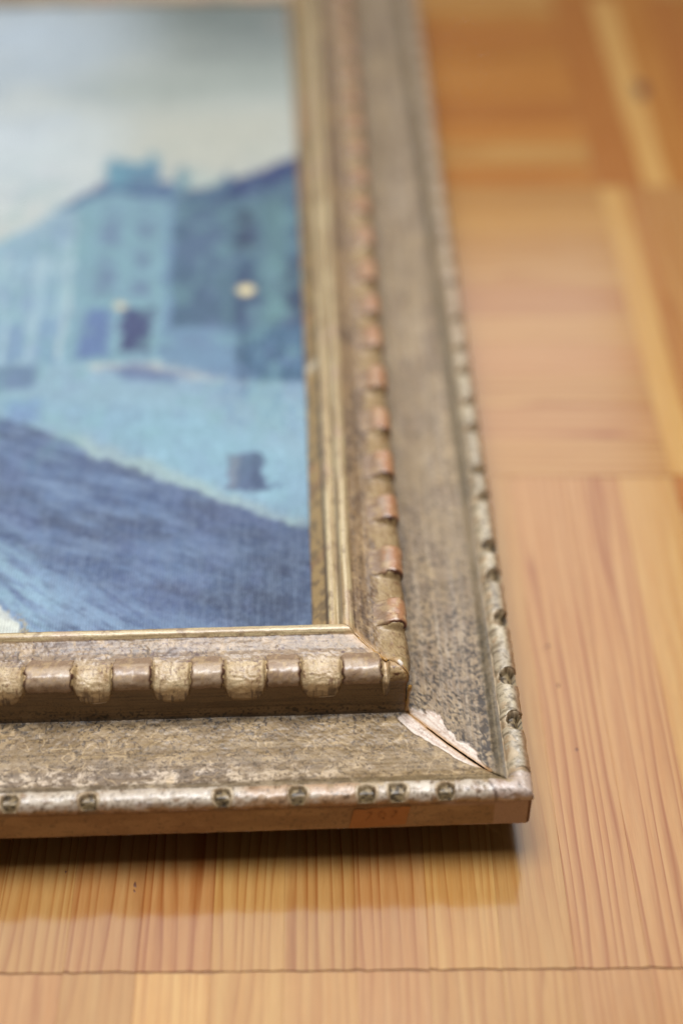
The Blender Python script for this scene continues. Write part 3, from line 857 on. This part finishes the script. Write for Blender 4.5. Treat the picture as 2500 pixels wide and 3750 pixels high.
# ------------------------------------------------------------------ oil painting
def seg_dist(X, Y, a, b):
    ax, ay = a; bx, by = b
    dx, dy = bx - ax, by - ay
    t = np.clip(((X - ax) * dx + (Y - ay) * dy) / (dx * dx + dy * dy + 1e-12), 0, 1)
    return np.hypot(X - ax - t * dx, Y - ay - t * dy)
def poly(X, Y, P, soft):
    d = np.full(X.shape, 1e9); ins = np.zeros(X.shape, bool)
    for i in range(len(P)):
        a, b = P[i], P[(i + 1) % len(P)]
        d = np.minimum(d, seg_dist(X, Y, a, b))
        c = ((a[1] > Y) != (b[1] > Y))
        with np.errstate(divide='ignore', invalid='ignore'):
            c &= X < (b[0] - a[0]) * (Y - a[1]) / (b[1] - a[1] + 1e-12) + a[0]
        ins ^= c
    return sst(-soft, soft, np.where(ins, d, -d))
def line(X, Y, P, wd, soft):
    d = np.full(X.shape, 1e9)
    for a, b in zip(P, P[1:]): d = np.minimum(d, seg_dist(X, Y, a, b))
    return sst(wd + soft, wd - soft, d)
def spot(X, Y, c, r, soft):
    return sst(r + soft, r - soft, np.hypot(X - c[0], Y - c[1]))

px0, px1, py0, py1 = -FW + WS - 4, -WS + 4 + 6, WS - 4, FH - WS + 4
xs = np.r_[np.arange(px0, -250, 8.0), np.arange(-250, px1, 0.5)]
ys = np.r_[np.arange(py0, 140, 0.5), np.arange(140, 260, 0.8), np.arange(260, py1, 1.3), py1]
X, Y = np.meshgrid(xs, ys, indexing='ij')
b1 = fbm(X / 26, Y / 12, 1, 4); b2_ = fbm(X / 7, Y / 5, 2, 4); b3 = fbm(X / 1.6, Y / 5, 3, 3)
C = np.empty(X.shape + (3,))
XJ = X + 5.0 * (fbm(X / 5, Y / 5, 51, 3) - 0.5) + 2.2 * (fbm(X / 1.2, Y / 2.5, 53, 2) - 0.5)      # brush wobble of every painted edge
YJ = Y + 5.0 * (fbm(X / 5, Y / 5, 52, 3) - 0.5) + 2.2 * (fbm(X / 1.2, Y / 2.5, 54, 2) - 0.5)
# sky
C[:] = lin(186, 196, 192)
C = blend(C, sst(430, 560, Y + 40 * (b1 - .5)) * sst(-200, -95, X + 0.35 * (Y - 480)), lin(122, 138, 138))
C = blend(C, sst(0.42, 0.66, b1 + 0.002 * (Y - 440)) * 0.55 * sst(-120, -200, X), lin(156, 180, 200))
C = blend(C, spot(X, Y, [(-215.5, 400.6)][0], 50, 60) * 0.8, lin(206, 222, 236))  # pale left sky; the window's sheen is painted in, here and below
C = blend(C, spot(X, Y, [(-221.9, 529.8)][0], 45, 60) * 0.8, lin(190, 214, 240))
C = blend(C, poly(XJ, YJ, [(-173.5, 473.7), (-71.0, 498.8), (-67.2, 458.2), (-135.7, 442.7), (-186.7, 459.0)], 26) * 0.55, lin(150, 166, 160))
C = blend(C, poly(XJ, YJ, [(-149.6, 437.3), (-68.3, 440.5), (-69.3, 380.0), (-137.7, 366.9), (-154.2, 398.6)], 22) * 0.6, lin(190, 190, 172))
C = blend(C, poly(XJ, YJ, [(-109.2, 543.5), (-65.5, 556.2), (-66.4, 505.2), (-123.5, 503.7)], 26) * 0.3, lin(104, 122, 126))
C = blend(C, spot(X, Y, [(-73.6, 538.9)][0], 5, 8) * 0.6, lin(168, 160, 156))
C = C * (0.94 + 0.14 * b2_[..., None])
# houses: pale row on the left
def fill(pts, col, soft=1.2, k=1.0, tex=0.4):
    global C
    mk = poly(XJ, YJ, pts, soft) * k
    C = blend(C, mk, lin(*col) * (1 - tex / 2 + tex * (0.5 * b2_ + 0.5 * b3)[..., None]))
fill([(-205.8, 319.9), (-195.4, 328.8), (-181.3, 347.3), (-169.0, 362.9), (-157.7, 220.5), (-200.7, 221.9), (-212.7, 315.6)], (140, 186, 212), 2.2)
fill([(-194.7, 327.6), (-181.2, 346.1), (-170.7, 351.8), (-167.8, 293.0), (-187.7, 291.5)], (138, 178, 204), 3.5, 0.8)
fill([(-198.1, 256.5), (-171.6, 261.7), (-170.7, 226.5), (-199.0, 225.6)], (104, 152, 196), 4, 0.7)
C = blend(C, poly(XJ, YJ, [(-205.3, 316.5), (-171.7, 348.2), (-162.6, 224.4), (-200.1, 225.6)], 3) * sst(0.55, 0.7, b3) * 0.6, lin(92, 140, 182))
C = blend(C, line(XJ, YJ, [(-171.8, 341.0), (-169.6, 271.9), (-170.8, 230.3)], 0.8, 0.7) * 0.7, lin(176, 200, 200))
for q in ([(-202.0, 309.6), (-198.1, 312.8), (-196.3, 291.8), (-200.3, 289.8)], [(-190.7, 319.4), (-186.1, 323.8), (-184.6, 299.0), (-189.3, 297.0)], [(-181.2, 331.8), (-176.5, 335.9), (-175.2, 307.6), (-179.9, 305.5)],
          [(-199.7, 279.1), (-195.0, 280.0), (-193.9, 262.4), (-198.7, 261.6)], [(-189.3, 283.0), (-184.6, 284.6), (-183.7, 264.1), (-188.1, 263.2)], [(-179.4, 286.9), (-174.7, 288.5), (-174.1, 265.8), (-178.8, 264.8)],
          [(-194.1, 252.4), (-189.6, 253.2), (-188.0, 229.0), (-193.0, 228.2)], [(-185.0, 254.1), (-180.4, 254.9), (-179.1, 230.6), (-183.8, 229.8)]):
    fill(q, (112, 154, 198), 3.0, .65)
C = blend(C, poly(XJ, YJ, [(-205.3, 316.5), (-171.7, 348.2), (-162.6, 224.4), (-200.1, 225.6)], 3) * sst(0.5, 0.7, fbm(X / 3, Y / 30, 57, 3)) * 0.6, lin(166, 206, 222))
# middle house
fill([(-172.4, 348.2), (-162.6, 365.2), (-127.0, 364.0), (-121.7, 226.7), (-167.7, 224.5), (-168.7, 282.3)], (112, 166, 190), 2)
fill([(-181.8, 344.9), (-171.3, 358.0), (-162.3, 369.7), (-151.4, 375.0), (-124.6, 368.5), (-121.4, 352.7), (-126.6, 352.8), (-161.1, 361.4), (-171.7, 348.2)], (72, 106, 160), 2)
fill([(-161.1, 370.7), (-161.0, 395.1), (-158.4, 396.1), (-156.4, 390.2), (-141.5, 389.7), (-140.3, 398.2), (-137.3, 396.5), (-133.9, 370.8), (-137.6, 364.4), (-158.7, 365.1)], (84, 154, 186), 2)
fill([(-150.2, 377.5), (-138.5, 382.3), (-133.6, 364.2), (-149.5, 364.8)], (76, 110, 160), 3, 0.8)
for pts, k in (([(-159.6, 349.8), (-153.7, 349.6), (-153.7, 341.6), (-159.5, 341.8)], 0.50),
               ([(-142.7, 349.2), (-136.8, 349.0), (-137.0, 341.0), (-142.8, 341.2)], 0.50),
               ([(-159.8, 335.4), (-151.5, 335.1), (-150.7, 314.6), (-158.8, 314.9)], 0.75),
               ([(-142.8, 334.8), (-134.2, 334.5), (-133.9, 318.2), (-142.4, 318.5)], 0.90),
               ([(-159.0, 307.0), (-150.9, 306.8), (-150.7, 295.7), (-158.7, 296.0)], 0.60),
               ([(-142.5, 308.1), (-135.4, 307.8), (-135.3, 294.5), (-142.3, 294.8)], 0.80),
               ([(-159.9, 293.8), (-150.7, 293.5), (-149.9, 274.3), (-158.9, 274.6)], 0.80),
               ([(-143.5, 286.2), (-135.0, 285.9), (-134.8, 273.8), (-143.3, 274.1)], 0.85)):
    fill(pts, (90, 110, 160), 2.8, k * 0.75)
fill([(-145.8, 264.9), (-132.7, 265.5), (-132.1, 233.7), (-145.0, 234.2)], (66, 76, 130), 2, 0.95)
fill([(-160.8, 266.4), (-151.2, 266.1), (-150.0, 231.5), (-164.0, 228.2)], (84, 116, 182), 2.6, 0.85)
fill([(-129.2, 351.7), (-122.9, 351.5), (-121.0, 270.2), (-125.2, 228.7), (-127.6, 230.7)], (92, 132, 182), 2.5, 0.85)
# small chimneys
fill([(-125.7, 364.0), (-125.8, 384.5), (-122.5, 385.4), (-120.4, 363.8)], (92, 148, 170), 2)
fill([(-104.3, 360.8), (-103.2, 378.5), (-100.1, 380.5), (-98.0, 363.1)], (70, 110, 160), 2)
# right hand house in shade
fill([(-126.7, 356.5), (-67.8, 387.9), (-64.4, 387.7), (-66.1, 206.4), (-91.9, 210.9), (-124.0, 226.8)], (70, 108, 142), 2)
fill([(-105.5, 341.2), (-95.9, 346.9), (-95.7, 253.1), (-103.9, 253.3)], (80, 124, 150), 4, .8)
fill([(-84.8, 350.2), (-73.6, 359.8), (-73.2, 252.3), (-85.0, 250.7)], (82, 132, 146), 4, .85)
fill([(-96.8, 343.3), (-88.1, 347.9), (-88.0, 306.9), (-97.2, 307.2)], (58, 78, 112), 3, .9)
fill([(-95.4, 293.9), (-87.2, 299.1), (-87.4, 251.8), (-95.9, 249.1)], (58, 84, 126), 3, .9)
fill([(-116.8, 289.2), (-104.6, 290.9), (-103.9, 253.3), (-116.9, 253.8)], (74, 108, 144), 4, .7)
fill([(-73.5, 298.6), (-66.3, 300.6), (-66.9, 246.1), (-74.5, 248.4)], (56, 76, 112), 3, .9)
fill([(-125.1, 348.6), (-121.8, 363.9), (-105.9, 362.3), (-90.1, 376.6), (-67.7, 394.2), (-64.3, 395.7), (-64.7, 374.7), (-71.4, 371.1), (-95.3, 357.5)], (50, 72, 130), 2)
fill([(-125.0, 251.1), (-96.8, 249.1), (-95.3, 209.2), (-126.1, 223.1)], (104, 150, 190), 3, .85)
fill([(-92.1, 247.0), (-65.6, 250.1), (-66.1, 206.4), (-93.0, 210.9)], (58, 104, 142), 3.5, .9)
# quayside street
fill([(-203.4, 224.8), (-167.2, 225.5), (-137.2, 217.9), (-96.4, 211.0), (-65.4, 210.0), (-65.3, 115.5), (-101.8, 137.7), (-151.7, 164.7), (-198.4, 186.3)], (128, 174, 202), 3)
fill([(-201.0, 223.8), (-177.3, 224.9), (-179.2, 210.2), (-198.9, 207.3)], (86, 120, 166), 3, .8)
fill([(-190.4, 201.7), (-175.1, 202.9), (-173.1, 188.0), (-187.7, 187.6)], (104, 148, 202), 3, .8)
fill([(-150.5, 223.0), (-135.3, 225.3), (-115.7, 217.2), (-121.1, 211.9), (-143.8, 215.4)], (84, 114, 170), 3, .85)
fill([(-174.8, 199.4), (-113.8, 193.7), (-68.3, 158.5), (-68.0, 127.4), (-112.5, 150.5)], (120, 180, 208), 8, .7)
C = blend(C, poly(XJ, YJ, [(-110.6, 239.8), (-65.7, 248.1), (-66.8, 175.0), (-100.5, 182.9)], 10) * sst(0.48, 0.62, b3) * 0.55, lin(92, 140, 184))
fill([(-95.9, 251.1), (-91.5, 250.9), (-91.9, 203.6), (-95.4, 203.8)], (66, 106, 144), 3, .5)
# pale kerb edge and dark road
fill([(-167.4, 180.1), (-156.5, 178.1), (-127.7, 162.2), (-101.9, 145.4), (-67.5, 125.1), (-67.2, 118.5), (-101.8, 137.7), (-151.7, 164.7)], (158, 186, 182), 2.6, .55)
road = [(-199.7, 196.7), (-190.3, 191.2), (-171.9, 182.0), (-151.9, 167.1), (-127.4, 152.9), (-102.1, 138.9), (-85.3, 130.2), (-66.2, 119.9), (-66.9, 56.4), (-182.0, 60.5)]
fill(road, (72, 98, 146), 1.8)
mk = poly(XJ, YJ, road, 2)
dg = fbm((X - 1.0 * Y) / 26, (Y + 0.40 * X) / 5, 21, 5, 0.6)
C = blend(C, mk * sst(0.40, 0.64, dg) * 0.5, lin(104, 142, 192))
C = blend(C, mk * sst(0.45, 0.66, fbm((X - Y) / 30, (Y + .38 * X) / 7, 22, 5, .6)) * 0.5, lin(68, 88, 136))
C = blend(C, mk * sst(0.46, 0.80, fbm((X - .9 * Y) / 18, (Y + .45 * X) / 5, 24, 5, .6)) * 0.42, lin(132, 168, 212))
C = blend(C, mk * sst(0.44, 0.74, fbm((X - .8 * Y) / 24, (Y + .45 * X) / 8, 27, 5, .6)) * 0.45, lin(64, 72, 100))
C = blend(C, poly(XJ, YJ, [(-188.2, 108.4), (-165.2, 104.7), (-137.7, 90.0), (-104.3, 69.1), (-104.1, 60.2), (-182.3, 63.0)], 9) * sst(0.30, 0.60, fbm((X - 0.6 * Y) / 14, (Y + .8 * X) / 3.0, 62, 4, .6)) * 0.75, lin(126, 168, 212))
C = blend(C, poly(XJ, YJ, [(-190.3, 124.3), (-175.3, 116.5), (-158.7, 88.1), (-165.5, 62.4), (-182.3, 63.0)], 10) * sst(0.35, 0.6, fbm((X - 0.4 * Y) / 12, (Y + .9 * X) / 2.4, 63, 4, .6)) * 0.6, lin(140, 194, 222))
C = blend(C, poly(XJ, YJ, [(-93.3, 110.7), (-65.2, 118.4), (-66.9, 56.4), (-98.5, 57.5)], 34) * 0.85, lin(54, 68, 98))
C = blend(C, mk * sst(0.4, 0.75, fbm(X / 1.0, Y / 16, 30, 3)) * 0.2, lin(122, 146, 182))
C = blend(C, mk * sst(0.4, 0.75, fbm(X / 1.5, Y / 1.5, 36, 3)) * 0.25, lin(118, 144, 182))
# bollard
fill([(-99.1, 161.2), (-98.3, 165.3), (-87.4, 166.5), (-84.7, 163.2), (-83.7, 144.8), (-91.0, 143.5), (-98.6, 146.8)], (84, 112, 152), 1.2)
fill([(-98.2, 164.1), (-93.8, 165.3), (-94.7, 146.7), (-98.0, 147.4)], (138, 152, 170), 2.2, .6)
fill([(-89.0, 164.9), (-85.0, 163.2), (-84.0, 144.5), (-90.0, 144.0)], (70, 92, 134), 2, .7)
fill([(-85.3, 148.7), (-76.9, 148.4), (-78.0, 144.6), (-85.3, 144.0)], (92, 128, 170), 2, .7)
# street lamps
for c, r in (((901, 1062), 5.2), ((441, 1120), 3.4)):
    c_ = [(-92.1, 277.2)][0] if c[0] == 901 else [(-147.0, 267.0)][0]
    C = blend(C, spot(X, Y, c_, r * 0.66, 2.2), lin(255, 234, 158) if r > 4 else lin(236, 216, 164))
# bare primed corner with flecks of ochre
mk = poly(XJ, YJ, [(-185.8, 89.7), (-177.8, 87.4), (-172.2, 80.3), (-168.4, 69.5), (-169.3, 62.6), (-182.3, 63.0)], 0.9)
C = blend(C, mk, lin(206, 214, 206) * (0.9 + .2 * b2_[..., None]))
mk = poly(XJ, YJ, [(-174.7, 85.3), (-169.7, 83.1), (-163.9, 69.3), (-168.9, 67.6)], 2.0) * sst(0.56, 0.64, fbm(X / 1.3, Y / 1.3, 33, 2))
C = blend(C, mk, lin(176, 160, 112))
C = blend(C, sst(0.5, 0.68, fbm(X / 9, Y / 12, 58, 4)) * 0.18 * sst(430, 330, Y), lin(108, 128, 184))
C = blend(C, sst(0.52, 0.68, fbm(X / 8, Y / 10, 59, 4)) * 0.3 * sst(430, 330, Y) * sst(150, 190, Y), lin(110, 176, 184))
lum = (C @ np.array([0.25, 0.65, 0.10]))[..., None]
C = np.clip((C + (lum - C) * 0.32) * np.array([0.84, 0.82, 0.77]), 0.01, 0.85)
Zp = 18.2 + 0.7 * (fbm(X / 3, Y / 6, 44, 3) - 0.5) + 0.25 * (dg - .5)
paint = mesh_obj("oil_painting", np.stack([X, Y, Zp], -1).reshape(-1, 3), grid_quads(len(xs), len(ys)), M_canvas, C.reshape(-1, 3))
paint['label'] = "blue oil painting of a street of houses set inside the gilt frame"
paint['category'] = "painting"
